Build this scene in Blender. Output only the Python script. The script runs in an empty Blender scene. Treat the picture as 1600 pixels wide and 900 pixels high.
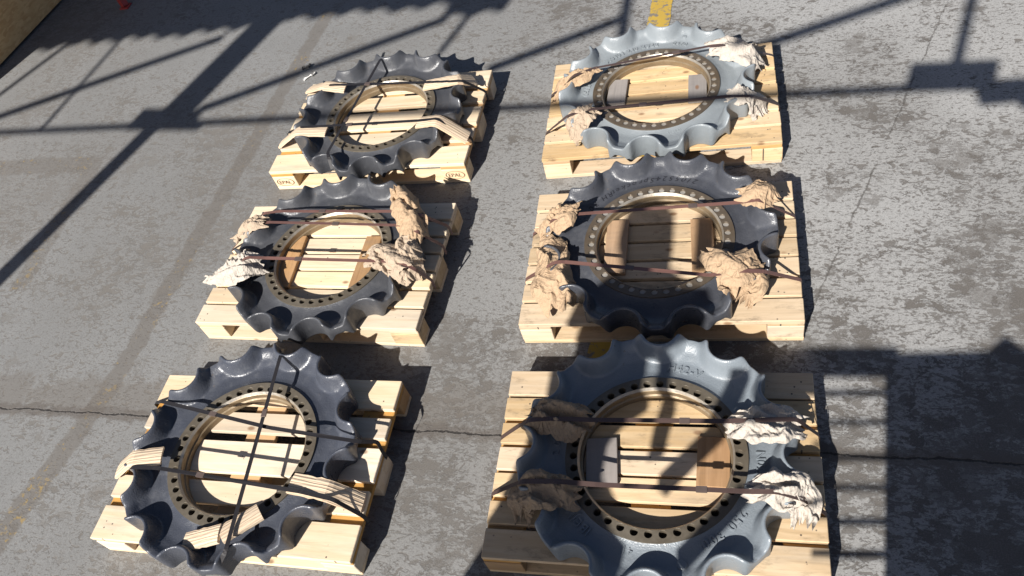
import bpy, bmesh, math, random
from mathutils import Vector, Matrix, noise
from math import sin, cos, pi, radians, hypot, atan2

# ------------------------------------------------------------------ camera, sky, sun, exposure
scene = bpy.context.scene
cam = bpy.data.cameras.new('camera')
camo = bpy.data.objects.new('camera', cam)
scene.collection.objects.link(camo)
scene.camera = camo
cam.sensor_width = 36.0
cam.lens = 28.1585
cam.clip_start = 0.05
cam.clip_end = 600
camo.matrix_world = Matrix(((0.963021, 0.012660, 0.269130, 1.355114), (0.156251, 0.787519, -0.596154, -2.175744), (-0.219493, 0.616160, 0.756419, 2.934246), (0.000000, 0.000000, 0.000000, 1.000000)))

SUN = Vector((-0.39, -1.19, 1.0)).normalized()      # towards the sun
world = bpy.data.worlds.new('World')
scene.world = world
world.use_nodes = True
wn = world.node_tree
bg = wn.nodes['Background']
sky = wn.nodes.new('ShaderNodeTexSky')
sky.sky_type = 'NISHITA'
sky.sun_disc = False
sky.sun_elevation = math.asin(SUN.z)
sky.sun_rotation = atan2(SUN.x, SUN.y)
sky.dust_density = 1.0
sky.air_density = 0.55
sky.ozone_density = 0.4
wn.links.new(sky.outputs[0], bg.inputs[0])
bg.inputs[1].default_value = 0.05
sl = bpy.data.lights.new('sun', 'SUN')
sl.energy = 5.0
sl.angle = radians(0.53)
sl.color = (1.0, 0.96, 0.90)
slo = bpy.data.objects.new('sun', sl)
scene.collection.objects.link(slo)
slo.rotation_euler = SUN.to_track_quat('Z', 'Y').to_euler()
slo.location = (-4, -10, 9)
vs = scene.view_settings
vs.view_transform = 'Standard'
vs.look = 'None'
vs.exposure = 0.9
vs.gamma = 1.0
vs.use_curve_mapping = False

# ------------------------------------------------------------------ helpers
COL = scene.collection
rnd = random.Random(7)

def mesh_obj(name, verts, faces, mat, parent=None, smooth=False, mats=None, fmat=None):
    me = bpy.data.meshes.new(name)
    me.from_pydata([tuple(v) for v in verts], [], faces)
    me.validate()
    for m in (mats or [mat]):
        me.materials.append(m)
    if fmat:
        for p_, k in zip(me.polygons, fmat):
            p_.material_index = k
    if smooth:
        me.shade_smooth()
    o = bpy.data.objects.new(name, me)
    COL.objects.link(o)
    if parent:
        o.parent = parent
    return o

def inst(name, me, parent, loc=(0, 0, 0), rz=0.0, rot=None):
    o = bpy.data.objects.new(name, me)
    COL.objects.link(o)
    o.parent = parent
    o.location = loc
    o.rotation_euler = rot if rot else (0, 0, rz)
    return o

def tag(o, label, cat, group=None):
    o['label'] = label
    o['category'] = cat
    if group:
        o['group'] = group
    return o

def empty(name, loc, rz=0.0):
    o = bpy.data.objects.new(name, None)
    o.empty_display_size = 0.2
    COL.objects.link(o)
    o.location = loc
    o.rotation_euler = (0, 0, rz)
    return o

def box_mesh(name, sx, sy, sz, mat, bev=0.003, jitter=0.0, seed=0):
    """box centred in x, y with its base at z = 0, small chamfers, slightly uneven corners"""
    bm = bmesh.new()
    bmesh.ops.create_cube(bm, size=1.0)
    r = random.Random(seed)
    for v in bm.verts:
        v.co = Vector((v.co.x * sx, v.co.y * sy, (v.co.z + 0.5) * sz))
        if jitter:
            v.co += Vector((r.uniform(-jitter, jitter), r.uniform(-jitter, jitter) * 0.6, 0))
    if bev:
        bmesh.ops.bevel(bm, geom=bm.edges[:], offset=bev, segments=1, affect='EDGES', profile=0.5)
    me = bpy.data.meshes.new(name)
    bm.to_mesh(me)
    bm.free()
    me.materials.append(mat)
    return me

# ------------------------------------------------------------------ materials
def new_mat(name):
    m = bpy.data.materials.new(name)
    m.use_nodes = True
    nt = m.node_tree
    return m, nt, nt.nodes['Principled BSDF']

class NT:
    def __init__(s, nt):
        s.nt = nt
    def n(s, typ, **kw):
        o = s.nt.nodes.new(typ)
        for k, v in kw.items():
            setattr(o, k, v)
        return o
    def put(s, sock, v):
        if hasattr(v, 'is_output') or isinstance(v, bpy.types.NodeSocket):
            s.nt.links.new(v, sock)
        else:
            sock.default_value = v
    def math(s, op, a, b=0.0, c=0.0, clamp=False):
        o = s.n('ShaderNodeMath', operation=op, use_clamp=clamp)
        s.put(o.inputs[0], a); s.put(o.inputs[1], b); s.put(o.inputs[2], c)
        return o.outputs[0]
    def noise(s, vec, scale, detail=4.0, rough=0.55, dist=0.0):
        o = s.n('ShaderNodeTexNoise')
        s.put(o.inputs['Vector'], vec)
        o.inputs['Scale'].default_value = scale
        o.inputs['Detail'].default_value = detail
        o.inputs['Roughness'].default_value = rough
        o.inputs['Distortion'].default_value = dist
        return o.outputs[0]
    def voro(s, vec, scale, feature='F1', rand=1.0):
        o = s.n('ShaderNodeTexVoronoi', feature=feature)
        s.put(o.inputs['Vector'], vec)
        o.inputs['Scale'].default_value = scale
        o.inputs['Randomness'].default_value = rand
        return o.outputs[0]
    def mapping(s, vec, loc=(0, 0, 0), scale=(1, 1, 1), rot=(0, 0, 0)):
        o = s.n('ShaderNodeMapping')
        s.put(o.inputs[0], vec)
        o.inputs[1].default_value = loc
        o.inputs[2].default_value = rot
        o.inputs[3].default_value = scale
        return o.outputs[0]
    def ramp(s, fac, lo, hi, a=0.0, b=1.0):
        o = s.n('ShaderNodeMapRange', interpolation_type='SMOOTHSTEP')
        s.put(o.inputs[0], fac)
        o.inputs[1].default_value = lo; o.inputs[2].default_value = hi
        o.inputs[3].default_value = a; o.inputs[4].default_value = b
        return o.outputs[0]
    def mix(s, fac, a, b, blend='MIX'):
        o = s.n('ShaderNodeMix', data_type='RGBA', blend_type=blend)
        s.put(o.inputs[0], fac)
        s.put(o.inputs[6], (*a, 1) if isinstance(a, tuple) and len(a) == 3 else a)
        s.put(o.inputs[7], (*b, 1) if isinstance(b, tuple) and len(b) == 3 else b)
        return o.outputs[2]
    def bump(s, h, strength=0.5, dist=0.002, normal=None):
        o = s.n('ShaderNodeBump')
        o.inputs['Strength'].default_value = strength
        o.inputs['Distance'].default_value = dist
        s.put(o.inputs['Height'], h)
        if normal:
            s.put(o.inputs['Normal'], normal)
        return o.outputs[0]
    def obj(s):
        return s.n('ShaderNodeTexCoord').outputs['Object']
    def rand(s):
        return s.n('ShaderNodeObjectInfo').outputs['Random']
    def vadd(s, a, b, op='ADD'):
        o = s.n('ShaderNodeVectorMath', operation=op)
        s.put(o.inputs[0], a); s.put(o.inputs[1], b)
        return o.outputs[0]
    def comb(s, x, y, z):
        o = s.n('ShaderNodeCombineXYZ')
        s.put(o.inputs[0], x); s.put(o.inputs[1], y); s.put(o.inputs[2], z)
        return o.outputs[0]
    def sep(s, v):
        o = s.n('ShaderNodeSeparateXYZ')
        s.put(o.inputs[0], v)
        return o.outputs

def wood_mat(name, c1, c2, dark=0.3, rough=0.75, dirt=0.0, axis=0):
    m, nt, b = new_mat(name)
    t = NT(nt)
    co = t.obj(); r = t.rand()
    off = t.comb(t.math('MULTIPLY', r, 37.0), t.math('MULTIPLY', r, 91.0), t.math('MULTIPLY', r, 13.0))
    v = t.vadd(co, off)
    sc = (1.6, 22.0, 22.0) if axis == 0 else ((22.0, 1.6, 22.0) if axis == 1 else (22.0, 22.0, 1.6))
    g = t.noise(t.mapping(v, scale=sc), 1.0, 5.0, 0.6, 1.2)
    g2 = t.noise(t.mapping(v, scale=tuple(q * 3.5 for q in sc)), 1.0, 3.0, 0.6, 0.4)
    big = t.noise(v, 2.2, 2.0, 0.5)
    col = t.mix(t.ramp(g, 0.3, 0.7), c1, c2)
    col = t.mix(t.math('MULTIPLY', t.ramp(g2, 0.52, 0.75), 0.45), col, tuple(q * 0.62 for q in c2))
    col = t.mix(t.ramp(big, 0.35, 0.7, 0.0, 0.35), col, tuple(q * 0.85 for q in c2))
    # value from board to board
    hsv = t.n('ShaderNodeHueSaturation')
    t.put(hsv.inputs['Value'], t.math('MULTIPLY_ADD', r, 0.34, 0.80))
    t.put(hsv.inputs['Saturation'], t.math('MULTIPLY_ADD', t.math('FRACT', t.math('MULTIPLY', r, 7.3)), 0.35, 0.85))
    t.put(hsv.inputs['Color'], col)
    col = hsv.outputs[0]
    # knots
    kn = t.voro(t.mapping(v, scale=(5.0, 9.0, 9.0) if axis == 0 else (9.0, 5.0, 9.0)), 1.0)
    col = t.mix(t.ramp(kn, 0.045, 0.13, 0.75, 0.0), col, (0.16, 0.075, 0.03))
    # nail heads and dents
    nl = t.voro(v, 15.0)
    col = t.mix(t.ramp(nl, 0.04, 0.07, 0.6, 0.0), col, (0.07, 0.05, 0.04))
    if axis == 0:                               # nail heads where the boards cross the stringers
        lx = t.math('ABSOLUTE', t.sep(co)[0])
        near = t.math('MAXIMUM', t.ramp(t.math('ABSOLUTE', t.math('SUBTRACT', lx, 0.5275)), 0.035, 0.04, 1.0, 0.0), t.ramp(lx, 0.035, 0.04, 1.0, 0.0))
        nh = t.voro(t.mapping(v, scale=(1, 1, 0.01)), 30.0)
        col = t.mix(t.math('MULTIPLY', near, t.ramp(nh, 0.09, 0.14, 0.9, 0.0)), col, (0.045, 0.038, 0.033))
    gst = t.noise(t.mapping(v, scale=(1.2, 5, 5)), 1.4, 6.0, 0.65)
    col = t.mix(t.ramp(gst, 0.50, 0.75, 0.0, 0.4), col, tuple(0.42 * (c2[0] * .8 + c2[1] * .2) * k for k in (1.0, 0.9, 0.78)))
    if dirt:
        d = t.noise(t.mapping(v, scale=(2.5, 6.0, 6.0)), 3.0, 7.0, 0.72)
        col = t.mix(t.ramp(d, 0.52, 0.72, 0.0, dirt), col, (0.09, 0.07, 0.05))
    nt.links.new(col, b.inputs['Base Color'])
    b.inputs['Roughness'].default_value = rough
    b.inputs['Specular IOR Level'].default_value = 0.25
    h = t.math('ADD', g, t.math('MULTIPLY', g2, 0.6))
    nt.links.new(t.bump(h, 0.35, 0.002), b.inputs['Normal'])
    return m

W_NEW = wood_mat('pale_new_spruce', (0.68, 0.57, 0.43), (0.60, 0.47, 0.32))
W_RAW = wood_mat('raw_pallet_pine', (0.60, 0.465, 0.31), (0.51, 0.37, 0.225), dirt=0.55)
W_OLD = wood_mat('weathered_pallet_pine', (0.54, 0.43, 0.305), (0.46, 0.35, 0.235), dirt=0.6)
W_ORANGE = wood_mat('orange_pine', (0.50, 0.31, 0.15), (0.42, 0.25, 0.11), dirt=0.1)
W_CLEAT = wood_mat('brown_cleat_timber', (0.36, 0.22, 0.12), (0.28, 0.165, 0.085), dirt=0.2, axis=1)
W_CLEAT2 = wood_mat('tan_cleat_timber', (0.42, 0.27, 0.155), (0.34, 0.21, 0.115), dirt=0.25, axis=1)
W_GREY = wood_mat('grey_cleat_timber', (0.30, 0.27, 0.25), (0.25, 0.225, 0.21), dirt=0.2, axis=1)

def paint_mat(name, c, rough=0.3):
    m, nt, b = new_mat(name)
    t = NT(nt)
    co = t.obj()
    n1 = t.noise(co, 3.0, 5.0, 0.6)
    n2 = t.noise(co, 22.0, 4.0, 0.6)
    col = t.mix(t.ramp(n1, 0.3, 0.75), tuple(q * 0.9 for q in c), tuple(q * 1.12 for q in c))
    col = t.mix(t.ramp(n2, 0.56, 0.8, 0.0, 0.28), col, tuple(0.5 * q + 0.12 for q in c))
    dust = t.noise(co, 6.0, 7.0, 0.72)
    col = t.mix(t.ramp(dust, 0.50, 0.70, 0.0, 0.35), col, tuple(0.6 * q + 0.09 for q in c))
    chip = t.noise(co, 38.0, 6.0, 0.7)
    col = t.mix(t.ramp(t.math('ADD', chip, t.math('MULTIPLY', t.math('SUBTRACT', dust, 0.5), 0.4)), 0.68, 0.71, 0.0, 0.6), col, (0.11, 0.085, 0.065))
    sc = t.voro(t.mapping(co, scale=(9, 4, 6)), 3.0)
    col = t.mix(t.ramp(sc, 0.03, 0.07, 0.5, 0.0), col, tuple(0.4 * q + 0.02 for q in c))
    nt.links.new(col, b.inputs['Base Color'])
    nt.links.new(t.ramp(n2, 0.3, 0.75, rough - 0.06, rough + 0.2), b.inputs['Roughness'])
    b.inputs['Specular IOR Level'].default_value = 0.55
    w = t.noise(co, 9.0, 3.0, 0.5)
    f = t.noise(co, 160.0, 2.0, 0.5)
    nt.links.new(t.bump(t.math('ADD', t.math('MULTIPLY', w, 2.0), t.math('MULTIPLY', f, 0.5)), 0.5, 0.006), b.inputs['Normal'])
    return m

P_DARK = paint_mat('dark_slate_paint', (0.050, 0.053, 0.063), 0.32)
P_CHAR = paint_mat('charcoal_paint', (0.053, 0.055, 0.062), 0.34)
P_NAVY = paint_mat('navy_slate_paint', (0.050, 0.055, 0.070), 0.30)
P_BLUE = paint_mat('light_blue_grey_paint', (0.185, 0.205, 0.220), 0.34)
P_BLU2 = paint_mat('blue_grey_paint', (0.160, 0.182, 0.203), 0.34)

def steel_mat(name, c1, c2, metal=0.5, rough=0.42, rust=0.25):
    m, nt, b = new_mat(name)
    t = NT(nt)
    co = t.obj()
    n1 = t.noise(co, 7.0, 6.0, 0.65)
    n2 = t.noise(co, 60.0, 3.0, 0.6)
    col = t.mix(t.ramp(n1, 0.3, 0.7), c1, c2)
    col = t.mix(t.ramp(n1, 0.58, 0.78, 0.0, rust), col, (0.20, 0.085, 0.03))
    nt.links.new(col, b.inputs['Base Color'])
    b.inputs['Metallic'].default_value = metal
    nt.links.new(t.ramp(n2, 0.3, 0.7, rough - 0.08, rough + 0.15), b.inputs['Roughness'])
    nt.links.new(t.bump(n2, 0.25, 0.001), b.inputs['Normal'])
    return m

S_GREY = steel_mat('machined_grey_steel', (0.140, 0.120, 0.092), (0.095, 0.078, 0.056), 0.3, 0.5, 0.3)
S_BROWN = steel_mat('oiled_brown_steel', (0.135, 0.11, 0.085), (0.10, 0.075, 0.05), 0.35, 0.4, 0.4)
S_BORE = steel_mat('wood_glow_bore_steel', (0.235, 0.180, 0.115), (0.165, 0.118, 0.068), 0.4, 0.42, 0.4)  # golden brown holds the deck wood's reflection, put into the colour
S_EDGE = steel_mat('bright_bevel_steel', (0.38, 0.35, 0.30), (0.27, 0.235, 0.19), 0.55, 0.38, 0.2)
S_PLUG = steel_mat('dull_plug_steel', (0.36, 0.34, 0.31), (0.27, 0.25, 0.22), 0.3, 0.5, 0.2)

def plain(name, c, rough=0.6, metal=0.0, spec=0.4, var=0.25, scale=30.0):
    m, nt, b = new_mat(name)
    t = NT(nt)
    n1 = t.noise(t.obj(), scale, 4.0, 0.6)
    col = t.mix(n1, tuple(q * (1 - var) for q in c), tuple(q * (1 + var) for q in c))
    nt.links.new(col, b.inputs['Base Color'])
    b.inputs['Roughness'].default_value = rough
    b.inputs['Metallic'].default_value = metal
    b.inputs['Specular IOR Level'].default_value = spec
    return m

M_HOLE = plain('hole_bottom', (0.03, 0.025, 0.02), 0.7)
M_STRAP_B = plain('black_strap', (0.017, 0.0155, 0.017), 0.5, 0.0, 0.35)
M_STRAP_R = plain('red_brown_strap', (0.155, 0.080, 0.066), 0.45, 0.15, 0.5, 0.3, 12.0)
M_STRAP_D = plain('dark_brown_strap', (0.085, 0.055, 0.048), 0.42, 0.2, 0.5, 0.3, 12.0)
M_SEAL = plain('strap_seal_steel', (0.16, 0.12, 0.105), 0.4, 0.5)
M_INK = plain('black_marker_ink', (0.012, 0.012, 0.016), 0.5)
M_BRAND = plain('burnt_brand', (0.14, 0.075, 0.04), 0.8)
M_STEELW = plain('frame_steel', (0.20, 0.21, 0.22), 0.6, 0.2)
M_RED = plain('red_paint', (0.30, 0.035, 0.03), 0.5)
M_WHITE = plain('white_scrap', (0.72, 0.70, 0.66), 0.7)
M_BLACKS = plain('black_scrap', (0.03, 0.028, 0.027), 0.6)

def paper_mat(name, c):
    m, nt, b = new_mat(name)
    t = NT(nt)
    co = t.obj()
    n1 = t.noise(co, 14.0, 5.0, 0.6)
    col = t.mix(n1, tuple(q * 0.84 for q in c), tuple(q * 1.1 for q in c))
    wv = t.vadd(co, t.comb(t.math('MULTIPLY', t.noise(co, 12.0, 3.0), 0.05), t.math('MULTIPLY', n1, 0.05), 0.0))
    c1 = t.voro(t.mapping(wv, scale=(1.0, 1.6, 1.2), rot=(0, 0, 0.6)), 17.0, 'DISTANCE_TO_EDGE')
    c2 = t.voro(t.mapping(wv, scale=(1.5, 1.0, 1.0), rot=(0, 0, -0.4)), 42.0, 'DISTANCE_TO_EDGE')
    col = t.mix(t.ramp(c1, 0.0, 0.035, 0.4, 0.0), col, tuple(q * 0.5 for q in c))
    nt.links.new(col, b.inputs['Base Color'])
    b.inputs['Roughness'].default_value = 0.85
    b.inputs['Specular IOR Level'].default_value = 0.15
    h = t.math('ADD', t.ramp(c1, 0.0, 0.30), t.math('MULTIPLY', t.ramp(c2, 0.0, 0.35), 0.45))
    nt.links.new(t.bump(h, 0.6, 0.005), b.inputs['Normal'])
    return m

PA_KRAFT = paper_mat('kraft_paper', (0.37, 0.262, 0.168))
PA_TAN = paper_mat('tan_wrapping_paper', (0.37, 0.29, 0.215))
PA_PALE = paper_mat('pale_wrapping_paper', (0.42, 0.375, 0.325))
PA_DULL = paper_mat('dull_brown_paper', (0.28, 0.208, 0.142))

def board_mat():
    m, nt, b = new_mat('ribbed_cardboard')
    t = NT(nt)
    co = t.n('ShaderNodeUVMap').outputs[0]
    x = t.sep(co)
    st = t.math('SINE', t.math('MULTIPLY_ADD', x[1], 34.0, t.math('MULTIPLY', t.noise(t.mapping(co, scale=(0.12, 1.0, 1.0)), 4.0, 3.0), 16.0)))
    col = t.mix(t.ramp(st, -0.6, 0.9), (0.58, 0.46, 0.33), (0.50, 0.37, 0.25))
    n = t.noise(t.mapping(co, scale=(2, 30, 1)), 2.0, 4.0)
    col = t.mix(t.ramp(n, 0.45, 0.75, 0, 0.5), col, (0.66, 0.55, 0.40))
    nt.links.new(col, b.inputs['Base Color'])
    b.inputs['Roughness'].default_value = 0.8
    nt.links.new(t.bump(st, 0.4, 0.003), b.inputs['Normal'])
    return m
M_BOARD = board_mat()

def ground_mat():
    m, nt, b = new_mat('flaked_painted_concrete')
    t = NT(nt)
    co = t.obj()
    x, y, z = t.sep(co)
    big = t.noise(co, 0.55, 3.0, 0.55)
    mid = t.noise(co, 2.3, 4.0, 0.6)
    # flakes, drawn out a little along x
    f1 = t.noise(t.mapping(co, scale=(0.85, 1.15, 1), rot=(0, 0, 0.35)), 10.0, 12.0, 0.78, 0.2)
    f2 = t.noise(t.mapping(co, scale=(0.7, 1.2, 1), rot=(0, 0, 0.25)), 34.0, 9.0, 0.75, 0.2)
    f4 = t.noise(t.mapping(co, scale=(0.75, 1.25, 1), rot=(0, 0, 0.45)), 24.0, 5.0, 0.55, 0.7)
    f5 = t.noise(t.mapping(co, scale=(0.6, 1.3, 1), rot=(0, 0, 0.3)), 62.0, 4.0, 0.55, 0.5)
    f3 = t.noise(co, 3.6, 12.0, 0.76, 0.2)
    pit = t.noise(co, 120.0, 3.0, 0.6)
    grad = t.math('MULTIPLY', t.ramp(x, -0.5, 2.0), t.ramp(y, 1.2, -0.6, 0.0, 0.045))
    lvl = t.math('ADD', t.math('MULTIPLY', t.math('SUBTRACT', mid, 0.5), 0.30), t.math('ADD', grad, t.math('MULTIPLY', t.math('SUBTRACT', big, 0.5), 0.28)))
    m1 = t.ramp(t.math('ADD', f1, lvl), 0.575, 0.610)
    m2 = t.math('MULTIPLY', t.ramp(t.math('ADD', f2, t.math('MULTIPLY', lvl, 0.7)), 0.575, 0.615), 0.8)
    m3 = t.math('MULTIPLY', t.ramp(t.math('ADD', f3, t.math('MULTIPLY', lvl, 0.5)), 0.560, 0.610), 0.55)
    m4 = t.math('MULTIPLY', t.ramp(t.math('ADD', f4, t.math('MULTIPLY', lvl, 0.8)), 0.595, 0.615), 0.85)
    m5 = t.math('MULTIPLY', t.ramp(t.math('ADD', f5, t.math('MULTIPLY', lvl, 0.5)), 0.585, 0.61), 0.75)
    fl = t.math('MAXIMUM', t.math('MAXIMUM', t.math('MAXIMUM', m1, m2), t.math('MAXIMUM', m4, m5)), m3)
    fine = t.noise(co, 190.0, 3.0, 0.7)
    spk = t.noise(co, 75.0, 5.0, 0.72)
    paint = t.mix(t.ramp(mid, 0.3, 0.7), (0.190, 0.190, 0.187), (0.225, 0.225, 0.222))
    paint = t.mix(t.ramp(x, -0.8, 1.8, 0.0, 0.85), paint, (0.345, 0.342, 0.336))
    paint = t.mix(t.ramp(big, 0.4, 0.65, 0.0, 0.5), paint, (0.175, 0.170, 0.162))
    paint = t.mix(t.ramp(spk, 0.47, 0.68, 0.0, 0.55), paint, (0.125, 0.120, 0.114))
    paint = t.mix(t.ramp(pit, 0.60, 0.68, 0.0, 0.6), paint, (0.075, 0.07, 0.065))
    conc = t.mix(t.noise(co, 9.0, 4.0), (0.072, 0.064, 0.058), (0.118, 0.107, 0.097))
    conc = t.mix(t.ramp(x, -1.5, 1.4, 0.75, 0.1), conc, (0.158, 0.147, 0.133))
    conc = t.mix(t.ramp(fine, 0.45, 0.7, 0.0, 0.5), conc, (0.17, 0.16, 0.15))
    col = t.mix(fl, paint, conc)
    col = t.mix(t.ramp(fine, 0.3, 0.7, 0.35, 0.0), col, (0.07, 0.068, 0.065))
    # ghost of removed floor lines with yellow flecks
    wob = t.math('MULTIPLY', t.math('SUBTRACT', t.noise(co, 8.0, 10.0, 0.78), 0.5), 0.13)
    def band(ax, ay, bx, by, w, s0=None):
        L = hypot(bx - ax, by - ay); ux, uy = (bx - ax) / L, (by - ay) / L
        d = t.math('SUBTRACT', t.math('MULTIPLY', t.math('SUBTRACT', x, ax), -uy), t.math('MULTIPLY', t.math('SUBTRACT', y, ay), -ux))
        s = t.math('ADD', t.math('MULTIPLY', t.math('SUBTRACT', x, ax), ux), t.math('MULTIPLY', t.math('SUBTRACT', y, ay), uy))
        dd = t.math('ADD', t.math('ABSOLUTE', d), wob)
        k = t.ramp(dd, w - 0.008, w + 0.012, 1.0, 0.0)
        k = t.math('MULTIPLY', k, t.ramp(s, -0.06, 0.0))
        return t.math('MULTIPLY', k, t.ramp(s, L, L + 0.06, 1.0, 0.0))
    gh = t.math('MAXIMUM', band(-1.53, 2.75, -1.70, -0.45, 0.055), band(-1.70, -0.45, -1.92, -1.5, 0.06))
    gh = t.math('MAXIMUM', gh, t.math('MULTIPLY', band(-5.2, 1.33, -2.76, 1.24, 0.075), 0.75))
    gh = t.math('MAXIMUM', gh, t.math('MULTIPLY', band(-2.78, 1.27, -2.72, 0.2, 0.06), 0.65))
    gcol = t.mix(t.noise(co, 14.0, 4.0), (0.094, 0.083, 0.073), (0.135, 0.122, 0.108))
    col = t.mix(t.math('MULTIPLY', gh, 0.66), col, gcol)
    yl = t.ramp(t.math('ADD', t.noise(co, 26.0, 5.0, 0.7), t.math('MULTIPLY', t.math('SUBTRACT', mid, 0.5), 0.5)), 0.600, 0.65)
    col = t.mix(t.math('MULTIPLY', t.math('MULTIPLY', yl, gh), 0.55), col, (0.30, 0.20, 0.05))
    # expansion joint and a hairline crack
    jw = t.math('MULTIPLY', t.math('SUBTRACT', t.noise(co, 5.0, 6.0, 0.7), 0.5), 0.05)
    jl = t.math('ADD', t.math('MULTIPLY_ADD', x, 0.018, 0.648), jw)
    jd = t.math('ABSOLUTE', t.math('ADD', y, jl))
    jn = t.noise(co, 16.0, 5.0, 0.75)
    jwide = t.ramp(t.math('ADD', jd, t.math('MULTIPLY', t.math('SUBTRACT', jn, 0.5), 0.045)), 0.010, 0.018, 1.0, 0.0)
    jband = t.ramp(t.math('ADD', jd, t.math('MULTIPLY', t.math('SUBTRACT', jn, 0.5), 0.11)), 0.02, 0.045, 0.75, 0.0)
    dz = t.ramp(t.math('ADD', t.math('ABSOLUTE', t.math('ADD', y, 0.52)), t.math('MULTIPLY', t.math('SUBTRACT', t.noise(co, 4.5, 10.0, 0.75), 0.5), 0.55)), 0.06, 0.12, 0.5, 0.0)
    col = t.mix(t.math('MULTIPLY', dz, t.ramp(x, 0.4, 1.2, 1.0, 0.0)), col, (0.118, 0.104, 0.09))
    col = t.mix(jband, col, (0.098, 0.086, 0.076))
    jcore = t.ramp(t.math('ADD', jd, t.math('MULTIPLY', t.math('SUBTRACT', t.noise(co, 45.0, 4.0, 0.7), 0.5), 0.02)), 0.002, 0.006, 1.0, 0.0)
    col = t.mix(t.math('MULTIPLY', jcore, 0.85), col, (0.025, 0.022, 0.02))
    dx, dy = 2.52 - 1.73, 2.15 - 0.15
    L = hypot(dx, dy); ux, uy = dx / L, dy / L
    cd = t.math('ADD', t.math('SUBTRACT', t.math('MULTIPLY', t.math('SUBTRACT', x, 1.73), uy), t.math('MULTIPLY', t.math('SUBTRACT', y, 0.15), ux)), t.math('MULTIPLY', t.math('SUBTRACT', t.noise(co, 7.0, 6.0, 0.7), 0.5), 0.05))
    ck = t.ramp(t.math('ADD', t.math('ABSOLUTE', cd), t.math('MULTIPLY', t.math('SUBTRACT', t.noise(co, 30.0, 6.0, 0.75), 0.5), 0.03)), 0.0015, 0.006, 1.0, 0.0)
    ck = t.math('MULTIPLY', ck, t.ramp(t.noise(co, 6.0, 3.0), 0.36, 0.5))
    ck = t.math('MULTIPLY', ck, t.ramp(x, 1.5, 1.6))
    col = t.mix(t.math('MULTIPLY', ck, 0.7), col, (0.06, 0.054, 0.048))
    nt.links.new(col, b.inputs['Base Color'])
    nt.links.new(t.math('MULTIPLY_ADD', fl, 0.2, 0.62), b.inputs['Roughness'])
    b.inputs['Specular IOR Level'].default_value = 0.3
    h = t.math('SUBTRACT', t.math('MULTIPLY', fine, 0.5), fl)
    h = t.math('SUBTRACT', h, t.math('MULTIPLY', jcore, 4.0))
    h = t.math('ADD', h, t.math('MULTIPLY', spk, 0.5))
    nt.links.new(t.bump(h, 0.6, 0.002), b.inputs['Normal'])
    return m

# ------------------------------------------------------------------ the yard floor
G = 40.0
n = 8
gv = [(-G + 2 * G * i / n, -G + 2 * G * j / n, 0.0) for j in range(n + 1) for i in range(n + 1)]
gf = [(j * (n + 1) + i, j * (n + 1) + i + 1, (j + 1) * (n + 1) + i + 1, (j + 1) * (n + 1) + i) for j in range(n) for i in range(n)]
ground = mesh_obj('ground', gv, gf, ground_mat())
ground['kind'] = 'structure'

def yellow_mat():
    m, nt, b = new_mat('worn_yellow_line_paint')
    t = NT(nt)
    co = t.obj()
    n1 = t.noise(co, 22.0, 6.0, 0.7)
    col = t.mix(t.noise(co, 6.0), (0.42, 0.28, 0.04), (0.33, 0.22, 0.045))
    col = t.mix(t.ramp(n1, 0.52, 0.58), col, (0.15, 0.135, 0.115))
    nt.links.new(col, b.inputs['Base Color'])
    b.inputs['Roughness'].default_value = 0.6
    return m
rr = random.Random(3)
lv, lf = [], []
K = 90
for i in range(K + 1):
    yy = -0.45 + 5.2 * i / K
    cx = 0.79 + (yy + 0.2) * 0.052
    lv += [(cx - 0.066 + rr.uniform(-.005, .005), yy, 0.004), (cx + 0.066 + rr.uniform(-.005, .005), yy, 0.004)]
    if i:
        a = 2 * i
        lf.append((a - 2, a - 1, a + 1, a))
pl = mesh_obj('painted_line', lv, lf, yellow_mat())
pl['kind'] = 'structure'

# ------------------------------------------------------------------ the shed frame behind the photographer that throws the lattice shadows
Y0 = -2.9
def prism(name, pts, y, th, mat, parent):
    """polygon (x, z) given thickness th in y"""
    dy = y - Y0                                  # keep the shadow where it belongs when a member sits off the main plane
    pts = [(px + 0.3277 * dy, pz - 0.8403 * dy) for px, pz in pts]
    k = len(pts)
    v = [(px, y - th / 2, pz) for px, pz in pts] + [(px, y + th / 2, pz) for px, pz in pts]
    f = [tuple(range(k)), tuple(range(2 * k - 1, k - 1, -1))] + [(i, i + k, (i + 1) % k + k, (i + 1) % k) for i in range(k)]
    return mesh_obj(name, v, f, mat, parent)
def bar(name, a, b, w, parent, y=Y0, th=0.05, mat=None):
    ax, az = a; bx, bz = b
    L = hypot(bx - ax, bz - az); nx, nz = -(bz - az) / L * w / 2, (bx - ax) / L * w / 2
    return prism(name, [(ax + nx, az + nz), (bx + nx, bz + nz), (bx - nx, bz - nz), (ax - nx, az - nz)], y, th, mat or M_STEELW, parent)

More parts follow.
